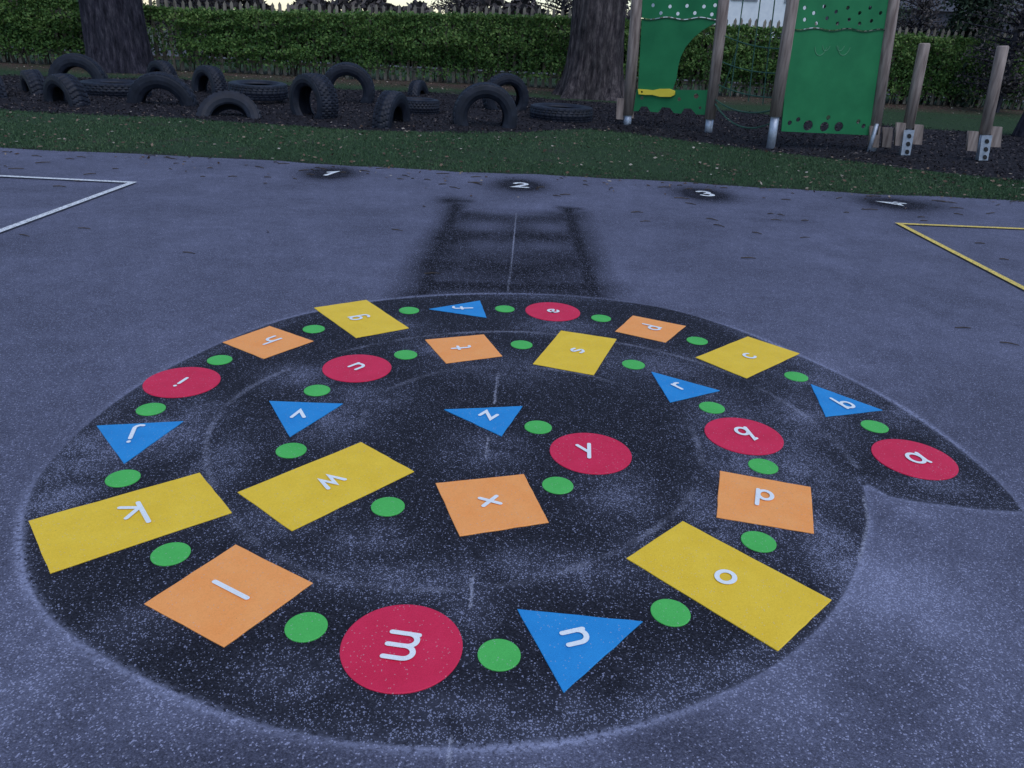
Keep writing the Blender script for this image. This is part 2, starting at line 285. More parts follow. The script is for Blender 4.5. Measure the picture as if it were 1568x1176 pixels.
# letters
lc=dict(a=(1402,704),b=(1291,619),c=(1147,547),d=(996,503),e=(847,478),f=(709,473),g=(550,488),h=(413,523),i=(278,587),j=(203,668),k=(205,791),l=(353,906),m=(614,992),n=(881,979),o=(1110,886),p=(1170,765),q=(1139,666),r=(1041,593),s=(884,539),t=(706,534),u=(547,563),v=(458,636),w=(507,739),x=(750,770),y=(899,693),z=(748,638))
def arc(cx,cy,rx,ry,a0,a1,n=18): return [(cx+rx*math.cos(math.radians(a)),cy+ry*math.sin(math.radians(a))) for a in np.linspace(a0,a1,n)]
ell=lambda cx:arc(cx,.5,.38,.46,0,360,30)
GL=dict(
a=[ell(.45),[(.86,.98),(.86,.2),(.95,.04)]], b=[[(.1,1.7),(.1,.04)],ell(.5)], c=[arc(.5,.5,.42,.46,48,312)], d=[ell(.45),[(.86,1.7),(.86,.04)]],
e=[[(.12,.52),(.86,.52)]+arc(.5,.5,.38,.46,8,312)], f=[arc(.62,1.42,.3,.3,50,180)+[(.32,.04)],[(.05,.98),(.68,.98)]],
g=[ell(.45),[(.86,.98),(.86,-.3)]+arc(.5,-.32,.36,.36,0,-140)], h=[[(.1,1.7),(.1,.04)],arc(.46,.6,.36,.38,180,0)+[(.82,.04)]],
i=[[(.3,.98),(.3,.04)],[(.3,1.38),(.3,1.42)]], j=[[(.5,.98),(.5,-.25)]+arc(.2,-.3,.3,.34,0,-120),[(.5,1.38),(.5,1.42)]],
k=[[(.1,1.7),(.1,.04)],[(.78,.98),(.16,.46),(.82,.04)]], l=[[(.4,1.7),(.4,.04)]],
m=[[(.0,.98),(.0,.04)],arc(.29,.64,.29,.34,180,0)+[(.58,.04)],arc(.87,.64,.29,.34,180,0)+[(1.16,.04)]],
n=[[(.1,.98),(.1,.04)],arc(.46,.6,.36,.38,180,0)+[(.82,.04)]], o=[arc(.5,.5,.4,.46,0,360,30)],
p=[[(.1,.98),(.1,-.65)],ell(.5)], q=[ell(.45),[(.86,.98),(.86,-.6),(1.02,-.5)]], r=[[(.15,.98),(.15,.04)],arc(.5,.6,.35,.38,180,60)],
s=[catmull([(.82,.84),(.5,.97),(.2,.78),(.5,.52),(.82,.25),(.5,.03),(.15,.15)],6)], t=[[(.35,1.5),(.35,.35)]+arc(.6,.3,.25,.27,180,290,8),[(.05,.98),(.72,.98)]],
u=[[(.1,.98),(.1,.45)]+arc(.46,.4,.36,.37,180,360),[(.82,.98),(.82,.04)]], v=[[(.08,.98),(.47,.04),(.86,.98)]],
w=[[(-.1,.98),(.2,.04),(.5,.9),(.8,.04),(1.1,.98)]], x=[[(.1,.98),(.85,.04)],[(.85,.98),(.1,.04)]],
y=[[(.1,.98),(.5,.08)],[(.88,.98),(.3,-.6)]], z=[[(.1,.94),(.82,.94),(.1,.06),(.86,.06)]],
)
DG={'1':[[(.25,1.15),(.6,1.6),(.6,0)]],'2':[arc(.5,1.2,.4,.42,165,-30,12)+[(.1,0.05),(.95,.05)]],'3':[arc(.45,1.2,.38,.38,150,-80,12),arc(.45,.42,.42,.42,80,-150,14)],'4':[[(.75,0),(.75,1.6),(.05,.5),(1.0,.5)]]}
def ribbon(P0,w):
    P=[]
    for p in P0:
        p=np.array(p,float)
        if not P or np.linalg.norm(p-P[-1])>1e-7: P.append(p)
    closed=np.linalg.norm(P[0]-P[-1])<1e-6
    if closed: P=P[:-1]
    n=len(P); Lp=[];Rp=[]
    for i in range(n):
        if closed: d1=P[i]-P[i-1]; d2=P[(i+1)%n]-P[i]
        else:
            d1=P[i]-P[i-1] if i>0 else P[1]-P[0]; d2=P[i+1]-P[i] if i<n-1 else P[-1]-P[-2]
        d1=d1/np.linalg.norm(d1); d2=d2/np.linalg.norm(d2); nn=np.array([-(d1+d2)[1],(d1+d2)[0]]); nn/=max(np.linalg.norm(nn),1e-6)
        k=w/2/max(.4,nn@np.array([-d1[1],d1[0]])); Lp.append(P[i]+nn*k); Rp.append(P[i]-nn*k)
    v=Lp+Rp; f=[(i,n+i,n+(i+1)%n,(i+1)%n) for i in range(n if closed else n-1)]
    if not closed:
        for e,s in ((0,-1),(n-1,1)):
            d=(P[1]-P[0] if e==0 else P[-1]-P[-2]); d/=np.linalg.norm(d); nn=np.array([-d[1],d[0]])
            m=len(v); cap=[P[e]+w/2*(math.cos(t)*nn+s*math.sin(t)*d) for t in np.linspace(0,math.pi,8)[1:-1]]
            v+=cap; loop=[e]+list(range(m,m+len(cap)))+[n+e]; f.append(tuple(loop if s<0 else loop[::-1]))
    return v,f
def glyph(name,strokes,c,up,size,w,z,mat,parent,off,wid=.95,mid=.5):
    up=np.array(up)/np.linalg.norm(up); rt=np.array([up[1],-up[0]]); mb=MB()
    for si,s in enumerate(strokes):
        v,f=ribbon([((p[0]-wid/2)*size,(p[1]-mid)*size) for p in s],w)
        mb.add([(*(c+rt*p[0]+up*p[1]-off),z+.0005*si) for p in v],f)
    o=mb.make(name,mat,parent); return o
keys='abcdefghijklmnopqrstuvwxyz'; pos={k:G(*lc[k]) for k in keys}
for n_,k in enumerate(keys):
    pr=pos[keys[max(0,n_-1)]]; nx=pos[keys[min(25,n_+1)]]; up=nx-pr
    if k=='y': up=np.array([-.3,1.])
    mid={'b':.85,'d':.85,'h':.85,'k':.85,'l':.85,'f':.85,'t':.75,'g':.2,'p':.2,'q':.2,'y':.2,'i':.7,'j':.5}.get(k,.5)
    glyph('letter_'+k,GL[k],pos[k],up,.064 if k not in 'kmla' else .078,.0155,.0085,M_LET,snail,OFF,1.16 if k=='m' else (.6 if k in 'i' else .8 if k=='l' else .95),mid)
m_num=worn('number_paint',(.6,.63,.66),(.82,.85,.88))
for d,u,v,up in (('1',505,267,(0.25,1)),('2',797,285,(0,1)),('3',1080,298,(-.1,1)),('4',1368,313,(-1,.1))):
    glyph('painted_number',DG[d],G(u,v),up,.15,.05,.012,m_num,None,np.zeros(2),1,.8)

# ================= TERRAIN beyond yard
mf=np.array([G(*p) for p in [(-300,150),(0,168),(100,175),(200,182),(330,190),(450,195),(560,202),(700,206),(800,205),(900,200),(960,206),(1060,220),(1170,235),(1300,250),(1400,263),(1568,280),(1900,300)]])
mk=np.array([G(*p) for p in [(-300,108),(0,121),(200,124),(400,132),(600,144),(800,151),(960,163),(1150,176),(1350,196),(1568,214),(1900,240)]])
def ymf(x): return np.interp(x,mf[:,0],mf[:,1])
def ymk(x): return np.interp(x,mk[:,0],mk[:,1])
hL,hR=G(100,103),G(1500,168)
def yh(x): return hL[1]+(x-hL[0])*(hR[1]-hL[1])/(hR[0]-hL[0])
hd=(hR-hL)/np.linalg.norm(hR-hL); hn=np.array([-hd[1],hd[0]])
def terr_z(x,y):
    t=np.clip((y-yedge(x))/.5,0,1)
    return -.004+t*.03+t*.018*wav(x,y,1.6,11)+.03*np.clip((y-ymf(x))/1.,0,1)*t
xs=np.arange(-24,26,.11)
X=np.repeat(xs[None],150,0); T=np.linspace(0,1,150); y0=yedge(xs)-.03; Y=y0[None]+(27-y0[None])*(T[:,None]**1.35)
Z=terr_z(X,Y)
jit=.12*wav(X,Y,3,21)+.06*wav(X,Y,9,22)
mul=np.minimum(Y-ymf(X)+jit,ymk(X)-Y+jit*2)
lit=np.clip(1.15-np.abs(Y-(yh(X)-.7))/2.0,0,1)
fr_=np.exp(-((Y-yedge(X))/.12)**2)
me=gridmesh('ground_verge',X,Y,Z,{'mul':mul,'lit':lit,'fringe':fr_})
m,nt,b=newmat('verge_ground')
f1=tex(nt,45,4,.7);f2=tex(nt,1.3,5,.6);f3=tex(nt,90,2,.7)
gr=ramp(nt,f1,[(.3,(.014,.030,.016)),(.55,(.036,.068,.034)),(.75,(.068,.10,.055))])
gr=mix(nt,smooth(nt,f2,.54,.76),gr,mix(nt,f1,(.03,.03,.026),(.07,.062,.055)))
lt=mix(nt,smooth(nt,f3,.45,.6),(.04,.032,.032),(.15,.098,.078))
gr=mix(nt,math_(nt,'MULTIPLY',attr(nt,'lit'),smooth(nt,f2,.25,.5)),gr,lt)
gr=mix(nt,math_(nt,'MULTIPLY',attr(nt,'fringe'),smooth(nt,f1,.3,.6)),gr,(.03,.026,.026))
mu=ramp(nt,f1,[(.3,(.009,.009,.013)),(.6,(.030,.028,.035)),(.78,(.075,.066,.070))])
L(nt,mix(nt,smooth(nt,attr(nt,'mul'),-.03,.03),gr,mu),b.inputs['Base Color']); b.inputs['Roughness'].default_value=.95; b.inputs['Specular IOR Level'].default_value=.1
bump(nt,b,f1,.8,.03)
obj('ground_verge',me,None,[m])
gm=simple('far_ground_mat',(.03,.05,.025),(.08,.085,.06),.4,.95,.0)
pyobj('ground',[(-600,-600,-.06),(600,-600,-.06),(600,900,-.06),(-600,900,-.06)],[(0,1,2,3)],gm)
pyobj('street_road',[(-60,28.5,.0),(60,28.5,.0),(60,35,.0),(-60,35,.0)],[(0,1,2,3)],simple('road_asphalt',(.05,.05,.06),(.09,.09,.1),20,.85,.1))

def flakes(name,C,size,mat,flat=None,aspect=.6,var=None):
    n=len(C); a=rng.normal(size=(n,3)); 
    if flat is not None: a[:,2]*=flat
    a/=np.linalg.norm(a,axis=1)[:,None]; r=rng.normal(size=(n,3)); 
    bb=np.cross(a,r) if flat is None else np.cross(a,np.array([0,0,1.])+.4*rng.normal(size=(n,3)))
    bb/=np.linalg.norm(bb,axis=1)[:,None]
    s=(size*rng.uniform(.6,1.35,n))[:,None]
    V=np.stack([C-a*s*.5,C+bb*s*.5*aspect-a*s*.05,C+a*s*.5,C-bb*s*.5*aspect+a*s*.05],1).reshape(-1,3)
    vv=rng.uniform(0,1,n) if var is None else np.clip(rng.uniform(0,1,n)*.65+.35*var,0,1)
    return npmesh(name,V,np.arange(n*4).reshape(-1,4),4,{'var':np.repeat(vv,4)})
def varmat(name,stops,rough=.7,spec=.25,trans=0):
    m,nt,b=newmat(name); c=ramp(nt,attr(nt,'var'),stops); L(nt,c,b.inputs['Base Color']); b.inputs['Roughness'].default_value=rough; b.inputs['Specular IOR Level'].default_value=spec
    if trans:
        t=N(nt,'ShaderNodeBsdfTranslucent'); L(nt,c,t.inputs[0]); mx=N(nt,'ShaderNodeMixShader'); mx.inputs[0].default_value=trans
        L(nt,b.outputs[0],mx.inputs[1]); L(nt,t.outputs[0],mx.inputs[2]); L(nt,mx.outputs[0],[n for n in nt.nodes if n.type=='OUTPUT_MATERIAL'][0].inputs[0])
    return m
# grass blades
n=170000; x=rng.uniform(-13,14,n); y0=yedge(x); y1=np.where(rng.random(n)<.76,ymf(x),yh(x)); y=y0-.03+(y1-y0+.1)*rng.random(n)
keep=~((y>ymf(x)+.12*wav(x,y,3,21))&(y<ymk(x)+.1))&((wav(x,y,1.2,31)>-.45)|(rng.random(n)<.4)); x=x[keep];y=y[keep];n=len(x)
z=terr_z(x,y)-.003; h=rng.uniform(.012,.036,n); a=rng.uniform(0,6.28,n); wd=.0055
lx=rng.normal(0,.018,n);ly=rng.normal(0,.018,n)
V=np.stack([np.c_[x-wd*np.cos(a),y-wd*np.sin(a),z],np.c_[x+wd*np.cos(a),y+wd*np.sin(a),z],np.c_[x+lx,y+ly,z+h]],1).reshape(-1,3)
me=npmesh('grass',V,np.arange(n*3).reshape(-1,3),3,{'var':np.repeat(np.clip(rng.uniform(0,1,n)*.7+.3*(wav(x,y,1,4)+1)/2,0,1),3)})
obj('grass',me,None,[varmat('grass_blades',[(0,(.024,.056,.028)),(.6,(.050,.105,.046)),(1,(.11,.16,.08))],.7,.2)])
# bark mulch chips
n=60000; x=rng.uniform(-13,14,n); y=ymf(x)-.15+(ymk(x)-ymf(x)+.3)*rng.random(n)
C=np.c_[x,y,terr_z(x,y)+rng.uniform(.0,.02,n)]
obj('bark_mulch',flakes('bark_mulch',C,.05,None,.35,.4),None,[varmat('bark_chips',[(0,(.007,.007,.010)),(.7,(.034,.031,.037)),(.95,(.09,.078,.08)),(1,(.18,.15,.14))],.95,.1)])
# fallen leaves
n=5200; x=rng.uniform(-12,13,n); q=rng.random(n); y=np.where(q<.5,yedge(x)+(ymf(x)-yedge(x)+.4)*rng.random(n)**1.2,np.where(q<.95,yh(x)-2.8*rng.random(n)**1.5,yedge(x)-rng.exponential(.4,n)))
z=np.where(y<yedge(x),.006,terr_z(x,y)+.02)
obj('fallen_leaves',flakes('fallen_leaves',np.c_[x,y,z+.005],.045,None,.15,.6),None,[varmat('dead_leaves',[(0,(.05,.03,.02)),(.5,(.12,.075,.055)),(.85,(.22,.16,.12)),(1,(.42,.38,.34))],.8)])
mb=MB()
for i in range(110):
    x=random.uniform(-6,6); y=float(yedge(x))-random.expovariate(1.3)-.03; a=random.uniform(-.8,.8); l=random.uniform(.03,.16)
    p=Vector((x,y,.008)); d=Vector((math.cos(a),math.sin(a),0)); mb.tube([p,p+d*l*.5+Vector((0,0,.004)),p+d*l+Vector((0,random.uniform(-.02,.02),0))],[.004,.005,.003],5)
for u,v in [(1530,525),(1462,503),(980,340),(120,350),(280,387),(1180,337),(1225,365),(30,360),(600,352),(650,420)]:
    g=G(u,v); a=random.uniform(-.5,.5); p=Vector((float(g[0]),float(g[1]),.006)); mb.tube([p,p+Vector((math.cos(a)*.05,math.sin(a)*.05,.004)),p+Vector((math.cos(a)*.1,math.sin(a)*.1,0))],[.003,.004,.002],5)
mb.make('fallen_twigs',simple('twig',(.03,.022,.018),(.09,.07,.055),30))

# ================= TYRES
m,nt,b=newmat('tyre_rubber'); f=tex(nt,7,5,.65); g2=tex(nt,60,3,.6)
c=ramp(nt,f,[(.3,(.005,.007,.014)),(.6,(.014,.018,.032)),(.85,(.045,.052,.075))]); L(nt,c,b.inputs['Base Color']); b.inputs['Roughness'].default_value=.58; b.inputs['Specular IOR Level'].default_value=.3; bump(nt,b,g2,.3,.004)
M_TYRE=m
def tyre(R,r,W,kind):
    nseg=132; h=W/2; prof=[]
    prof+=[(r,-h*.62,0),(r+.015,-h*.78,0),(r+(R-r)*.3,-h*1.0,0),(r+(R-r)*.55,-h*1.04,0),(r+(R-r)*.8,-h*.98,0),(R-.035,-h*.93,0)]
    cols=[-.9,-.66,-.60,-.36,-.30,-.04,.04,.30,.36,.60,.66,.9]; tp=len(prof)
    for c in cols: prof.append((R-.018*abs(c)**3,c*h,1))
    prof+=[(R-.035,h*.93,0),(r+(R-r)*.8,h*.98,0),(r+(R-r)*.55,h*1.04,0),(r+(R-r)*.3,h*1.0,0),(r+.015,h*.78,0),(r,h*.62,0)]
    prof+=[(r+.03,h*.7,0),(r+(R-r)*.5,h*.88,0),(R-.05,h*.8,0),(R-.05,-h*.8,0),(r+(R-r)*.5,-h*.88,0),(r+.03,-h*.7,0)]
    n=len(prof); v=[];f=[]
    for s in range(nseg):
        t=2*math.pi*s/nseg
        for j,(a,bx,fl) in enumerate(prof):
            rr=a
            if fl:
                blk=(j-tp)//2; ph=(s+(blk*2 if kind==0 else abs(blk-2.5)*1.0))%4
                if ph>=3: rr-=.014
            v.append((rr*math.cos(t),bx,rr*math.sin(t)))
    for s in range(nseg):
        for j in range(n):
            j2=(j+1)%n; s2=(s+1)%nseg; f.append((s*n+j,s2*n+j,s2*n+j2,s*n+j2))
    V=np.array(v).reshape(nseg,n,3)
    for c in (2,4,7,9):
        rad=V[:,tp+c,[0,2]]; V[:,tp+c,[0,2]]=rad*(1-.012/R)
    return V.reshape(-1,3),f
TYM={}
def place(u,v,D,W,yaw,vis=None,lay=False,tilt=0,kind=0,inr=.56):
    key=(round(D,2),W,kind,inr)
    if key not in TYM:
        V,f=tyre(D/2,D/2*inr,W,kind); me=bpy.data.meshes.new('tyre'); me.from_pydata(V.tolist(),[],f); me.update(); me.materials.append(M_TYRE); TYM[key]=me
    o=bpy.data.objects.new('tyre',TYM[key]); COL.objects.link(o)
    g=G(u,v); gz=float(terr_z(g[0],g[1]))
    if lay:
        d=g/np.linalg.norm(g); g=g+d*D/2*.92
        o.matrix_world=Matrix.Translation((g[0],g[1],gz+W/2-.03+(.1 if tilt else 0)))@Matrix.Rotation(math.radians(yaw),4,'Z')@Matrix.Rotation(math.radians(90+tilt),4,'X')
    else:
        d=g/np.linalg.norm(g); off=(W/2)*abs(math.cos(math.radians(yaw)))+D/2*abs(math.sin(math.radians(yaw))); g=g+d*off*.9
        o.matrix_world=Matrix.Translation((g[0],g[1],gz+vis-D/2))@Matrix.Rotation(math.radians(yaw),4,'Z')@Matrix.Rotation(math.radians(tilt),4,'X')
    return o
def mpp(u,v): 
    g=G(u,v); return float((g[1]*_F[1]+H*math.sin(PITCH))/FPX)
TY=[(-8,156,56,.30,-50,32),(57,150,46,.28,-48,32),(122,130,88,.28,5,39),(105,167,66,.3,-32,42),(250,130,45,.28,-35,28),(251,167,106,.28,6,44),(322,150,60,.28,-38,38),
(352,186,102,.28,10,38),(482,187,76,.34,-38,60),(534,162,84,.3,8,54),(642,152,26,.24,80,20),(600,201,36,.27,78,49),(742,200,104,.34,8,60),(773,175,64,.3,20,50)]
for i,(u,v,pw,W,yaw,ph) in enumerate(TY):
    k=mpp(u,v); ya=abs(math.radians(yaw)); 
    D=(pw*k-W*math.sin(ya))/max(math.cos(ya),.3) if ya<1.2 else 1.0
    D=min(max(D,.88),1.25); vis=ph*k*1.06
    place(u,v,D,W,yaw,vis=vis,kind=i%2,tilt=(0,4,-5,3)[i%4] if u!=352 else -35,inr=.56)
for i,(u,v,pw) in enumerate([(180,154,104),(398,166,90),(642,180,64),(858,192,100)]):
    k=mpp(u,v); place(u,v,pw*k,.25,30*i,lay=True,kind=i%2,inr=.62,tilt=2 if i==1 else 0)

# ================= TREES
def bark(name,c0,c1,c2):
    m,nt,b=newmat(name); f=tex(nt,11,8,.75,st=(1,1,.22)); g=tex(nt,3,4)
    c=ramp(nt,f,[(.36,c0),(.52,c1),(.68,c2)]); L(nt,mix(nt,.7,c,ramp(nt,g,[(.3,(.65,.7,.65)),(.7,(1.25,1.2,1.15))]),'MULTIPLY'),b.inputs['Base Color']); b.inputs['Roughness'].default_value=.95; b.inputs['Specular IOR Level'].default_value=.15; bump(nt,b,f,1,.07); return m
def tree(name,g,r0,mat,flare=1.35,seed=1,height=5.,lean=(0,0)):
    root=empty(name,(g[0],g[1],0)); rs=random.Random(seed); mb=MB(); n=96
    zs=[-.15,0,.08,.18,.32,.5,.75,1.1,1.5,1.9,2.4,3,4,height]; v=[]
    for z in zs:
        fl=(flare-1)*math.exp(-max(z,0)/.38)
        for k in range(n):
            t=2*math.pi*k/n
            lob=.5+.5*math.cos(5*t+seed+.6*math.sin(2*t)); r=r0*(1-.035*max(z,0))*(1+fl*(.35+1.0*lob**2)+.035*math.sin(9*t+2*math.sin(z*1.3))+.022*math.sin(23*t+z*2)+.016*math.sin(37*t-z*3)+.03*mnoise.noise(Vector((math.cos(t)*4,math.sin(t)*4,z*1.5))))
            v.append((r*math.cos(t)+lean[0]*z,r*math.sin(t)+lean[1]*z,z))
    f=[(i*n+k,i*n+(k+1)%n,(i+1)*n+(k+1)%n,(i+1)*n+k) for i in range(len(zs)-1) for k in range(n)]
    mb.add(v,f); 
    def br(p,d,r,l,dep):
        pts=[p]; rr=[r]; q=p.copy(); dd=d.copy()
        for i in range(4):
            dd=(dd+Vector((rs.uniform(-.25,.25),rs.uniform(-.25,.25),rs.uniform(-.05,.25)))).normalized(); q=q+dd*l/4; pts.append(q.copy()); rr.append(r*(1-.17*(i+1)))
        mb.tube(pts,rr,8 if dep<2 else 5)
        if dep<3:
            for j in range(3 if dep else 4):
                dn=(dd+Vector((rs.uniform(-1,1),rs.uniform(-1,1),rs.uniform(-.2,.7)))).normalized(); br(pts[rs.choice([2,3,4])],dn,rr[-1]*.62,l*.68,dep+1)
    top=Vector((lean[0]*height,lean[1]*height,height-.2))
    for j in range(3):
        a=j*2.1+seed; br(top-Vector((0,0,.2*j)),Vector((.7*math.cos(a),.7*math.sin(a),1)).normalized(),r0*.5,3.4,0)
    mb.make('trunk_and_limbs',mat,root,True); return root
B1=bark('bark_grey',(.009,.009,.016),(.038,.036,.054),(.11,.10,.125)); B2=bark('bark_brown',(.014,.012,.017),(.068,.058,.066),(.18,.155,.16))
g=G(187,116); g=g+g/np.linalg.norm(g)*.7; tree('tree',g,43*mpp(187,112),B1,1.22,3)
g=G(905,156); g=g+g/np.linalg.norm(g)*.7; tree('tree',g,36*mpp(905,140),B2,1.5,5)
g=G(1585,216); mb=MB(); r=.42
mb.tube([(g[0]+.05,g[1],-.1),(g[0]+.05,g[1],.1),(g[0]+.08,g[1],.5),(g[0]+.1,g[1],.95),(g[0]+.1,g[1],1.0)],[r*1.15,r*1.05,r*.95,r*.92,r*.85],28,wob=.03); mb.make('tree_stump',B1,None)

# ================= HEDGE + FENCE
us=np.array([-200,50,250,500,800,1400,1800]); hv=np.array([1.6,1.6,1.50,1.60,1.78,1.80,1.80])
hx=[]
for u in us:
    d=ray(u,42+(u-784)*.0531); hx.append(d[0]/d[1]*20.5)
def hh(x): return np.interp(x,hx,hv)
sx0,sx1=-19.,21.
def hpos(s,o): return np.stack([s+hn[0]*o,yh(s)+hn[1]*o],-1)
n=180000
s=rng.uniform(sx0,sx1,n); zt=hh(s)
zz=rng.random(n); face=rng.random(n)
lumpz=.14*wav(s,zz*2.,3.5,42)+.07*wav(s,zz*3,9,43)
o=np.where(face<.66,-.42+lumpz+rng.exponential(.07,n),np.where(face<.84,rng.uniform(-.42,.5,n),.5-lumpz-rng.exponential(.07,n)))
z=np.where((face>=.66)&(face<.84),zt+.05*wav(s,o,6,44)-rng.exponential(.06,n)+rng.normal(0,.03,n),.10+(zt-.10)*zz)
o=o*np.where(z>zt-.25,.85,1.)
lowc=.5+.18*wav(s,0*s,2.5,46)
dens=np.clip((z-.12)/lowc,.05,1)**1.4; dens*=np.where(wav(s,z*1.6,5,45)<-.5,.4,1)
gx0=float(onplane(236,60,hL,hR)[0]); gx1=float(onplane(278,60,hL,hR)[0])
dens*=np.where((s>gx0)&(s<gx1),.22+.5*(z>1.2),1.)
keep=rng.random(n)<dens; s,z,o,lumpz=s[keep],z[keep],o[keep],lumpz[keep]
C=np.c_[hpos(s,o),z]
me=flakes('hedge',C,.082,None,None,.66,var=np.clip(.5-lumpz*2.2+.5*(z-1),0,1))  # leaf colour imitates light from above: tops and bulges lighter, recesses darker
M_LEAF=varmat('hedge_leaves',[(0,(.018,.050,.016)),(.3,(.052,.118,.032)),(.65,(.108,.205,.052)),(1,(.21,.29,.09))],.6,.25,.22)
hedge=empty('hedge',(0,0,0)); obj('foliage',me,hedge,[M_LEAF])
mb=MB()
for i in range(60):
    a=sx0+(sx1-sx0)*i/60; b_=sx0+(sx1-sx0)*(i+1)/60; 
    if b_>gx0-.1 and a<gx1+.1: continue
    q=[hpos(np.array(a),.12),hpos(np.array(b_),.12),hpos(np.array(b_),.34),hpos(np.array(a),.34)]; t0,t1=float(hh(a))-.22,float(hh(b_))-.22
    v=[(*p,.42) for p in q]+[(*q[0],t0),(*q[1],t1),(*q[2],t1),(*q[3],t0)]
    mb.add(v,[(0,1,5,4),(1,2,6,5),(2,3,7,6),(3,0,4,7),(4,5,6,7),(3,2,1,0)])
mb.make('dark_core',simple('hedge_inner',(.006,.010,.006),(.022,.032,.014),25,.95,.8,.05),hedge)  # solid dark boxes inside the hedge, standing in for shade in its gaps
mb=MB()
for i in range(420):
    a=random.uniform(sx0,sx1); o1=random.uniform(-.15,.3); p=hpos(np.array(a),o1); mb.tube([(*p,0),(p[0]+random.uniform(-.1,.1),p[1],.4),(p[0]+random.uniform(-.25,.25),p[1]+random.uniform(-.2,.2),1.0)],[.018,.014,.008],5,cap=False)
mb.make('stems',simple('hedge_stem',(.04,.033,.028),(.10,.085,.07),20),hedge)
fence=empty('picket_fence'); mb=MB(); ang=math.atan2(hd[1],hd[0]); RM=Matrix.Rotation(ang,3,'Z')
x=sx0
while x<sx1:
    hq=float(hh(x))+.19+random.uniform(-.015,.015); p=hpos(np.array(x),-.06); w=.08; t=.02
    loc=[(-w/2,0),(w/2,0),(w/2,hq-.07),(0,hq),(-w/2,hq-.07)]
    tl=random.uniform(-.015,.015); v=[]
    for yy in (-t/2,t/2):
        for a,c in loc:
            q=RM@Vector((a+tl*c,yy,0)); v.append((p[0]+q.x,p[1]+q.y,c+.03))
    mb.add(v,[(0,1,2,3,4),(9,8,7,6,5)]+[(k,5+k,5+(k+1)%5,(k+1)%5) for k in range(5)])
    x+=.20
M_PICK=simple('weathered_picket',(.10,.09,.08),(.30,.265,.22),9,.85,.4,.01,st=(1,1,.3)); mb.make('pickets',M_PICK,fence)
mb=MB(); x=sx0
while x<sx1-2:
    c=hpos(np.array(x+1.),-.02); hq=float(hh(x))
    for z in (.35,hq-.3): mb.box((c[0],c[1],z),2.0,.035,.08,RM)
    p=hpos(np.array(x),.06); mb.box((p[0],p[1],hq/2),.09,.09,hq+.04,RM)
    x+=2.0*math.cos(ang)
mb.make('rails_and_posts',M_PICK,fence)

# ================= CLIMBING FRAME
M_WOOD=simple('round_post_wood',(.15,.115,.105),(.36,.295,.27),7,.8,.4,.01,st=(3,3,.35),spec=.15); M_METAL=simple('galvanised_steel',(.30,.34,.42),(.45,.50,.60),20,.45,.1,.003,spec=.6)
M_METAL.node_tree.nodes['Principled BSDF'].inputs['Metallic'].default_value=.5
M_PANEL=simple('green_hdpe_panel',(.013,.16,.062),(.022,.215,.082),2.5,.6,.08,.003,spec=.25); M_PY=simple('yellow_hdpe',(.78,.60,.05),(.85,.67,.07),6,.5,.05,.002)
M_TRIM=simple('dark_green_trim',(.004,.05,.022),(.006,.07,.03),6,.5,.05,.002)
M_BLACK=simple('hole_dark',(.012,.012,.014),(.03,.03,.034),20,.6,.1)  # flat black that paints the dark inside of the bracket holes
frame=empty('climbing_frame')
A,Bp,Cp,Dp,E,Fp=[G(*p) for p in ((960,195),(1084,207),(1179,231),(1334,236),(1381,243),(1498,252))]
def post(par,base,P,Q,top,metal_top=None,r=.075):
    t=onplane(*top,P,Q); b3=np.array([base[0],base[1],0.]); d=t-b3
    m3=onplane(*metal_top,P,Q); k=(m3[2])/d[2]
    mb=MB(); mb.tube([b3+d*k,b3+d*(k+.5*(1-k)),b3+d*.99,b3+d],[r,r,r*.98,r*.8],16); mb.make('wooden_post',M_WOOD,par,True)
    mb=MB(); mb.tube([b3-d*.03,b3+d*(k+.02)],[r*.72,r*.72],14); mb.make('steel_foot',M_METAL,par,True)
post(frame,A,A,Bp,(979,-45),(961,176),8.2*mpp(960,195)); post(frame,Bp,A,Bp,(1114,-45),(1087,182),8*mpp(1084,207))
post(frame,Cp,Cp,Dp,(1221,-45),(1185,178),8.8*mpp(1179,231)); post(frame,Dp,Cp,Dp,(1375,-45),(1338,205),8.5*mpp(1334,236))
def panel(name,loops,P,Q,mat,th=.018,front=0.,par=frame):
    P=np.array(P);Q=np.array(Q); d=(Q-P)/np.linalg.norm(Q-P); nrm=np.array([d[1],-d[0]])
    cu=bpy.data.curves.new(name,'CURVE'); cu.dimensions='2D'; cu.fill_mode='BOTH'; cu.extrude=th/2
    for lp in loops:
        if lp[0]=='c': 
            c=onplane(lp[1],lp[2],P,Q); r=lp[3]; cx=(c[:2]-P)@d; cz=c[2]
            pts=[(cx+r*math.cos(t),cz+r*math.sin(t)) for t in np.linspace(0,2*math.pi,20,endpoint=False)]
        else:
            pts=[]
            for u,v in lp: c=onplane(u,v,P,Q); pts.append(((c[:2]-P)@d,c[2]))
        sp=cu.splines.new('POLY'); sp.points.add(len(pts)-1); sp.use_cyclic_u=True
        for i,p in enumerate(pts): sp.points[i].co=(p[0],p[1],0,1)
    o=bpy.data.objects.new(name+'_c',cu); COL.objects.link(o); dg=bpy.context.evaluated_depsgraph_get(); me=bpy.data.meshes.new_from_object(o.evaluated_get(dg)); bpy.data.objects.remove(o)
    M=Matrix(((d[0],0,nrm[0],P[0]+nrm[0]*front),(d[1],0,nrm[1],P[1]+nrm[1]*front),(0,1,0,0),(0,0,0,1)))
    me.transform(M); me.materials.clear(); return obj(name,me,par,[mat])
def wave(u0,v0,u1,v1,n,amp):
    return [(u0+(u1-u0)*t,v0+(v1-v0)*t+amp*math.sin(t*n*2*math.pi)) for t in np.linspace(0,1,40)]
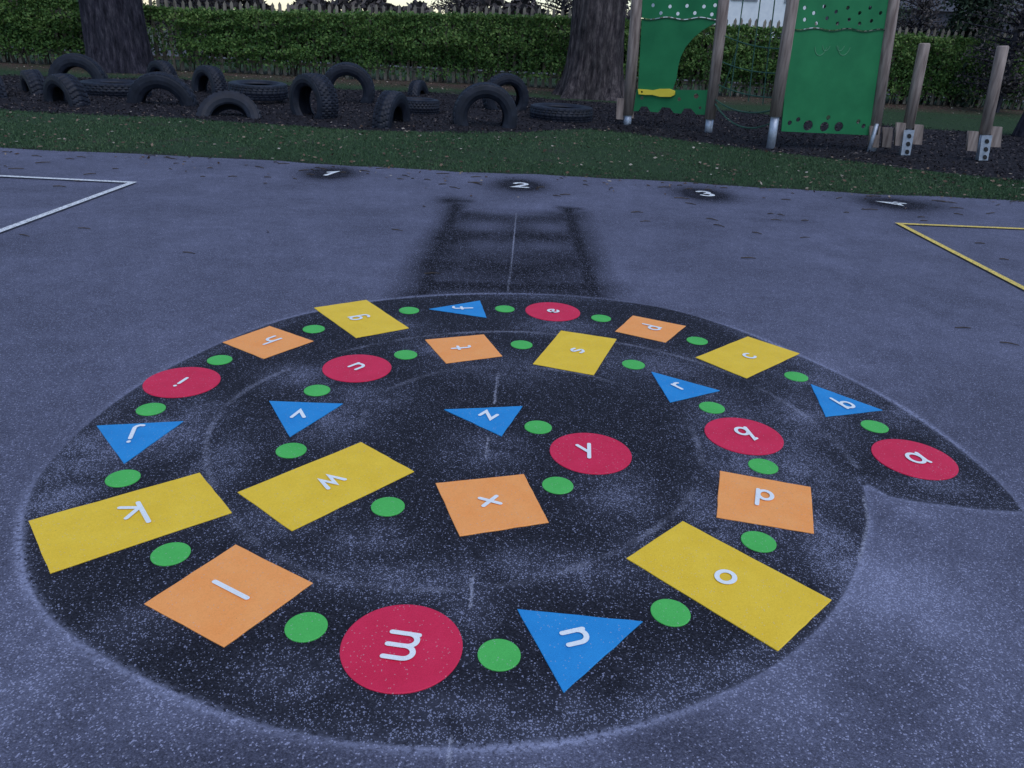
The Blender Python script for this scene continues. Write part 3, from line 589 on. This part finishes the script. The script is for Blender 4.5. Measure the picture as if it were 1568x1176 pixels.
w1=wave(983,29,1111,30,2.5,1.8)
panel('lower_panel',[w1+[(1104,32),(1090,38),(1075,47),(1062,58),(1050,72),(1042,88),(1038,104),(1036,120),(1030,138),(977,138),(978,120)]],A,Bp,M_PANEL)
hol=[('c',u,v,.028) for u,v in ((1000,8),(1012,20),(1026,10),(1038,21),(1052,9),(1064,20),(1078,10),(1090,22),(1000,-8),(1024,-8),(1050,-8),(1076,-8),(1095,8))]
panel('upper_panel',[[(985,-40),(1116,-40)]+[(1112,28)]+[(u,v-2.2) for u,v in w1[::-1]]]+hol,A,Bp,M_PANEL)
panel('wave_trim',[[(u,v-.9) for u,v in w1]+[(u,v+1.0) for u,v in w1[::-1]]],A,Bp,M_TRIM,.03,.004)
panel('kick_panel',[[(975,137),(1086,138),(1083,176),(1066,175),(1058,166),(1048,166),(1043,174),(1032,173),(1026,165),(1014,164),(1008,172),(996,171),(991,163),(982,163),(978,170),(970,170)]]+[('c',1066,147,.04),('c',1072,165,.025),('c',983,150,.03),('c',1040,152,.03)],A,Bp,M_PANEL)
panel('yellow_handhold',[[(978,136),(990,137),(1000,138),(1010,136),(1026,136),(1034,139),(1034,145),(1028,148),(1012,148),(1000,145),(990,145),(979,144)],('c',984,140.5,.018)],A,Bp,M_PY,.05,.03)
w2=wave(1210,45,1361,48,3,1.8)
h2=[('c',u,v,.034) for u,v in ((1209,188),(1222,183),(1268,180),(1314,186),(1322,193))]+[('c',1237,192,.075),('c',1262,194,.07),('c',1284,194,.07)]
panel('lower_panel',[w2+[(1354,60),(1336,208),(1330,207),(1196,201)]]+h2,Cp,Dp,M_PANEL)
hol=[('c',u,v,.026) for u,v in ((1232,12),(1232,30),(1250,36),(1246,20),(1262,10),(1266,28),(1282,36),(1280,18),(1298,12),(1300,30),(1316,36),(1316,20),(1332,12),(1334,32),(1348,20),(1240,-6),(1270,-6),(1300,-6),(1330,-6))]
panel('upper_panel',[[(1222,-40),(1372,-40)]+[(u,v-2.2) for u,v in w2[::-1]]]+hol,Cp,Dp,M_PANEL)
panel('wave_trim',[[(u,v-.9) for u,v in w2]+[(u,v+1.0) for u,v in w2[::-1]]],Cp,Dp,M_TRIM,.03,.004)
mb=MB()
for uu,rr in ((1258,.16),(1266,.1),(1294,.16),(1288,.1)):
    c=onplane(uu,64,Cp,Dp); d=(Dp-Cp)/np.linalg.norm(Dp-Cp); nr=np.array([d[1],-d[0]])*.011
    pts=[(c[0]+nr[0]+d[0]*rr*.6*math.cos(t),c[1]+nr[1]+d[1]*rr*.6*math.cos(t),c[2]-.02+rr*math.sin(t)) for t in np.linspace(math.pi*1.1,math.pi*1.9,9)]
    mb.tube(pts,.005,5)
mb.make('engraved_arcs',simple('pale_green',(.08,.26,.14),(.12,.30,.18),10),frame)
mb=MB()
def rope(a,b_,sag=0,r=.009):
    a=onplane(*a,Bp,Cp); b_=onplane(*b_,Bp,Cp); mb.tube([a+(b_-a)*t+np.array([0,0,-sag*4*t*(1-t)]) for t in np.linspace(0,1,9)],r,6)
for a,b_ in (((1142,-30),(1118,148)),((1168,-30),(1146,155)),((1190,-30),(1168,160)),((1130,70),(1105,140)),((1110,55),(1205,75)),((1106,95),(1200,112)),((1100,130),(1195,150))): rope(a,b_,.05)
rope((1092,150),(1186,168),.12,.012); rope((1094,158),(1186,186),.22,.012)
mb.make('climbing_ropes',simple('green_rope',(.02,.07,.055),(.06,.14,.10),60),frame)
ex=np.array([1.,0.])
def blocks(par,P,Q,rects,front=.0,th=.05):
    for r in rects: panel('step_board',[r],P,Q,M_WOOD,th,front,par)
def rect(u0,v0,u1,v1,sk=-3): return [(u0,v0),(u1,v0+1),(u1+sk,v1+1),(u0+sk,v1)]
blocks(frame,A,A+ex,[rect(945,150,956,182,-2),rect(966,152,972,180,-2)])
blocks(frame,Dp,Dp+ex,[rect(1330,192,1345,224),rect(1350,194,1364,224)],.06)
mb=MB(); a=onplane(1336,200,Dp,Dp+ex); mb.tube([(a[0]-.03,a[1]-.1,-.02),(a[0],a[1]-.1,.45)],.03,10); mb.make('steel_foot',M_METAL,frame,True)
for base,top,mt,rs in ((E,(1416,66),(1388,196),[rect(1371,187,1385,222),rect(1398,190,1412,220)]),(Fp,(1536,70),(1505,205),[rect(1481,200,1496,230),rect(1515,193,1532,224)])):
    pr=empty('stepping_post',(0,0,0)); post(pr,base,base,base+ex,top,mt,8*mpp(1381,243)); blocks(pr,base,base+ex,rs,.03)
    u,v=(1385,222) if base is E else (1503,230)
    panel('perforated_bracket',[[(u-8+3,v-24),(u+8+3,v-24),(u+7-3,v+14),(u-7-3,v+14)]],base,base+ex,M_METAL,.012,.095,pr)
    for dv in (-15,-3,9): panel('bracket_hole',[[(u+.5-dv*.13+3*math.cos(t),v+dv+3.6*math.sin(t)) for t in np.linspace(0,6.28,14,endpoint=False)]],base,base+ex,M_BLACK,.008,.108,pr)  # black discs laid on the plate in place of shaded holes

# ================= BACKGROUND HOUSES, CONIFER
M_BRICK=simple('brick',(.055,.055,.075),(.10,.095,.12),30,.9,.2); M_REND=simple('white_render',(.66,.70,.76),(.78,.81,.85),3,.8,.05); M_ROOF=simple('slate_roof',(.04,.045,.06),(.085,.09,.11),25,.8,.3)
M_GLASS=simple('window_glass',(.03,.04,.06),(.07,.08,.11),2,.15,0); M_FR=simple('window_frame',(.20,.22,.26),(.28,.30,.34),9,.6,0)
def house(name,g,w,dp,hgt_,wall,yaw=0.):
    root=empty(name,(g[0],g[1],0)); root.rotation_euler=(0,0,yaw); mb=MB(); mb.box((0,dp/2,hgt_/2),w,dp,hgt_); mb.make('walls',wall,root)
    v=[(-w/2-.3,-.35,hgt_+.0),(w/2+.3,-.35,hgt_),(w/2+.3,dp/2,hgt_+2.4),(-w/2-.3,dp/2,hgt_+2.4),(w/2+.3,dp+.35,hgt_),(-w/2-.3,dp+.35,hgt_)]
    pyobj('roof',v,[(0,1,2,3),(3,2,4,5),(0,3,5),(1,4,2)],M_ROOF,root)
    gl=MB();fr=MB(); n=int(w//3)
    for fl in (1.5,4.1):
        if fl+1>hgt_: continue
        for i in range(n):
            x=-w/2+w*(i+.5)/n
            if fl<2 and i==n//2: fr.box((x,-.02,1.05),1.0,.08,2.1); gl.box((x,-.08,1.5),.5,.03,.7); continue
            fr.box((x,-.02,fl),1.5,.08,1.3)
            for s_ in(-1,1): gl.box((x+s_*.36,-.075,fl),.62,.03,1.12)
    gl.make('window_panes',M_GLASS,root); fr.make('frames_and_door',M_FR,root)
    ch=MB(); ch.box((w*.3,dp/2,hgt_+2.6),.8,.6,1.6); ch.make('chimney',M_BRICK,root)
house('white_rendered_house',bearing(1130,50),9,7,5.4,M_REND); house('brick_house',bearing(1440,58),16,8,3.6,M_BRICK,-.05)
def foliage_tree(name,g,r,h,n,conic,mat,leaf=.22,seed=1):
    root=empty(name,(g[0],g[1],0)); mb=MB(); mb.tube([(0,0,-.1),(0,0,h*.5),(0,0,h*.96)],[.16*r/1.5,.1*r/1.5,.02],8)
    rr=np.random.default_rng(seed); C=[]
    for i in range(90):
        z=h*(.08+.9*rr.random()) if conic else h*(.15+.8*rr.random()); R=r*(1-(z/h)**1.1)+.12 if conic else r*math.sqrt(max(0.05,1-((z-h*.55)/(h*.5))**2))
        a=rr.uniform(0,6.28); L_=R*rr.uniform(.55,1.05); tip=np.array([L_*math.cos(a),L_*math.sin(a),z-(.2 if conic else -.1)*L_])
        mb.tube([(0,0,z*.95),tuple(tip*.5+np.array([0,0,z*.48])),tuple(tip)],[.03,.02,.008],4,cap=False)
        k=n//90; t=rr.random(k)**.7; pts=np.array([0,0,z])*(1-t[:,None])+tip*t[:,None]+rr.normal(0,.16*r/1.5,(k,3)); C.append(pts)
    C=np.vstack(C); obj('foliage',flakes('foliage',C,leaf,None,None,.5),root,[mat]); mb.make('trunk_and_branches',B1,root); return root
M_CON=varmat('conifer_needles',[(0,(.008,.018,.013)),(.6,(.025,.048,.027)),(1,(.06,.085,.045))],.8)
M_BR=varmat('brown_foliage',[(0,(.025,.023,.026)),(.6,(.065,.056,.058)),(1,(.13,.11,.105))],.8)
foliage_tree('conifer_tree',bearing(1478,27),1.5,5.2,9000,True,M_CON,.16,2)
foliage_tree('shrub',bearing(1548,25),1.3,3.6,5000,False,M_BR,.09,3)
foliage_tree('shrub',bearing(1400,26),.9,2.9,3500,False,M_BR,.09,4)
foliage_tree('shrub',bearing(860,27),1.0,3.2,3500,False,M_BR,.09,5)
foliage_tree('shrub',bearing(290,27),1.3,2.6,4500,False,M_BR,.09,6)
foliage_tree('shrub',bearing(700,28),1.2,2.4,3500,False,M_BR,.09,8)
foliage_tree('shrub',bearing(1330,30),1.5,3.8,4500,False,M_CON,.12,7)
n=24000; a=np.radians(rng.uniform(35,145,n)); R=rng.uniform(85,95,n); lf=np.where(a>math.radians(84),.62,1.); z=rng.random(n)**.8*(5.5+2.0*np.sin(a*40)+1.5*np.sin(a*97))*lf
obj('distant_trees',flakes('distant_trees',np.c_[R*np.cos(a),R*np.sin(a),z],.9,None,None,.7),None,[M_BR])

# ================= LIGHT, CAMERA
w=bpy.data.worlds.new('World'); S.world=w; w.use_nodes=True; nt=w.node_tree; bg=nt.nodes['Background']
sky=nt.nodes.new('ShaderNodeTexSky'); sky.sky_type='NISHITA'; sky.sun_disc=False; EL,AZ=math.radians(60),math.radians(150)
sky.ozone_density=2.0; sky.dust_density=.3
sky.sun_elevation=EL; sky.sun_rotation=AZ; nt.links.new(sky.outputs[0],bg.inputs[0]); bg.inputs[1].default_value=.15
sl=bpy.data.lights.new('sun','SUN'); sl.energy=1.5; sl.angle=math.radians(60); sl.color=(1,.97,.95); so=bpy.data.objects.new('sun',sl); COL.objects.link(so)
d=Vector((math.sin(AZ)*math.cos(EL),math.cos(AZ)*math.cos(EL),math.sin(EL))); so.rotation_euler=d.to_track_quat('Z','Y').to_euler()
cd=bpy.data.cameras.new('camera'); cam=bpy.data.objects.new('camera',cd); COL.objects.link(cam); S.camera=cam
cd.sensor_width=36; cd.sensor_fit='HORIZONTAL'; cd.lens=36*FPX/1568; cd.clip_end=2000; cd.clip_start=.05
cam.matrix_world=Matrix(((CR[0],CU[0],-_F[0],0),(CR[1],CU[1],-_F[1],0),(CR[2],CU[2],-_F[2],H),(0,0,0,1)))
S.view_settings.view_transform='Standard'; S.view_settings.look='None'; S.view_settings.exposure=0
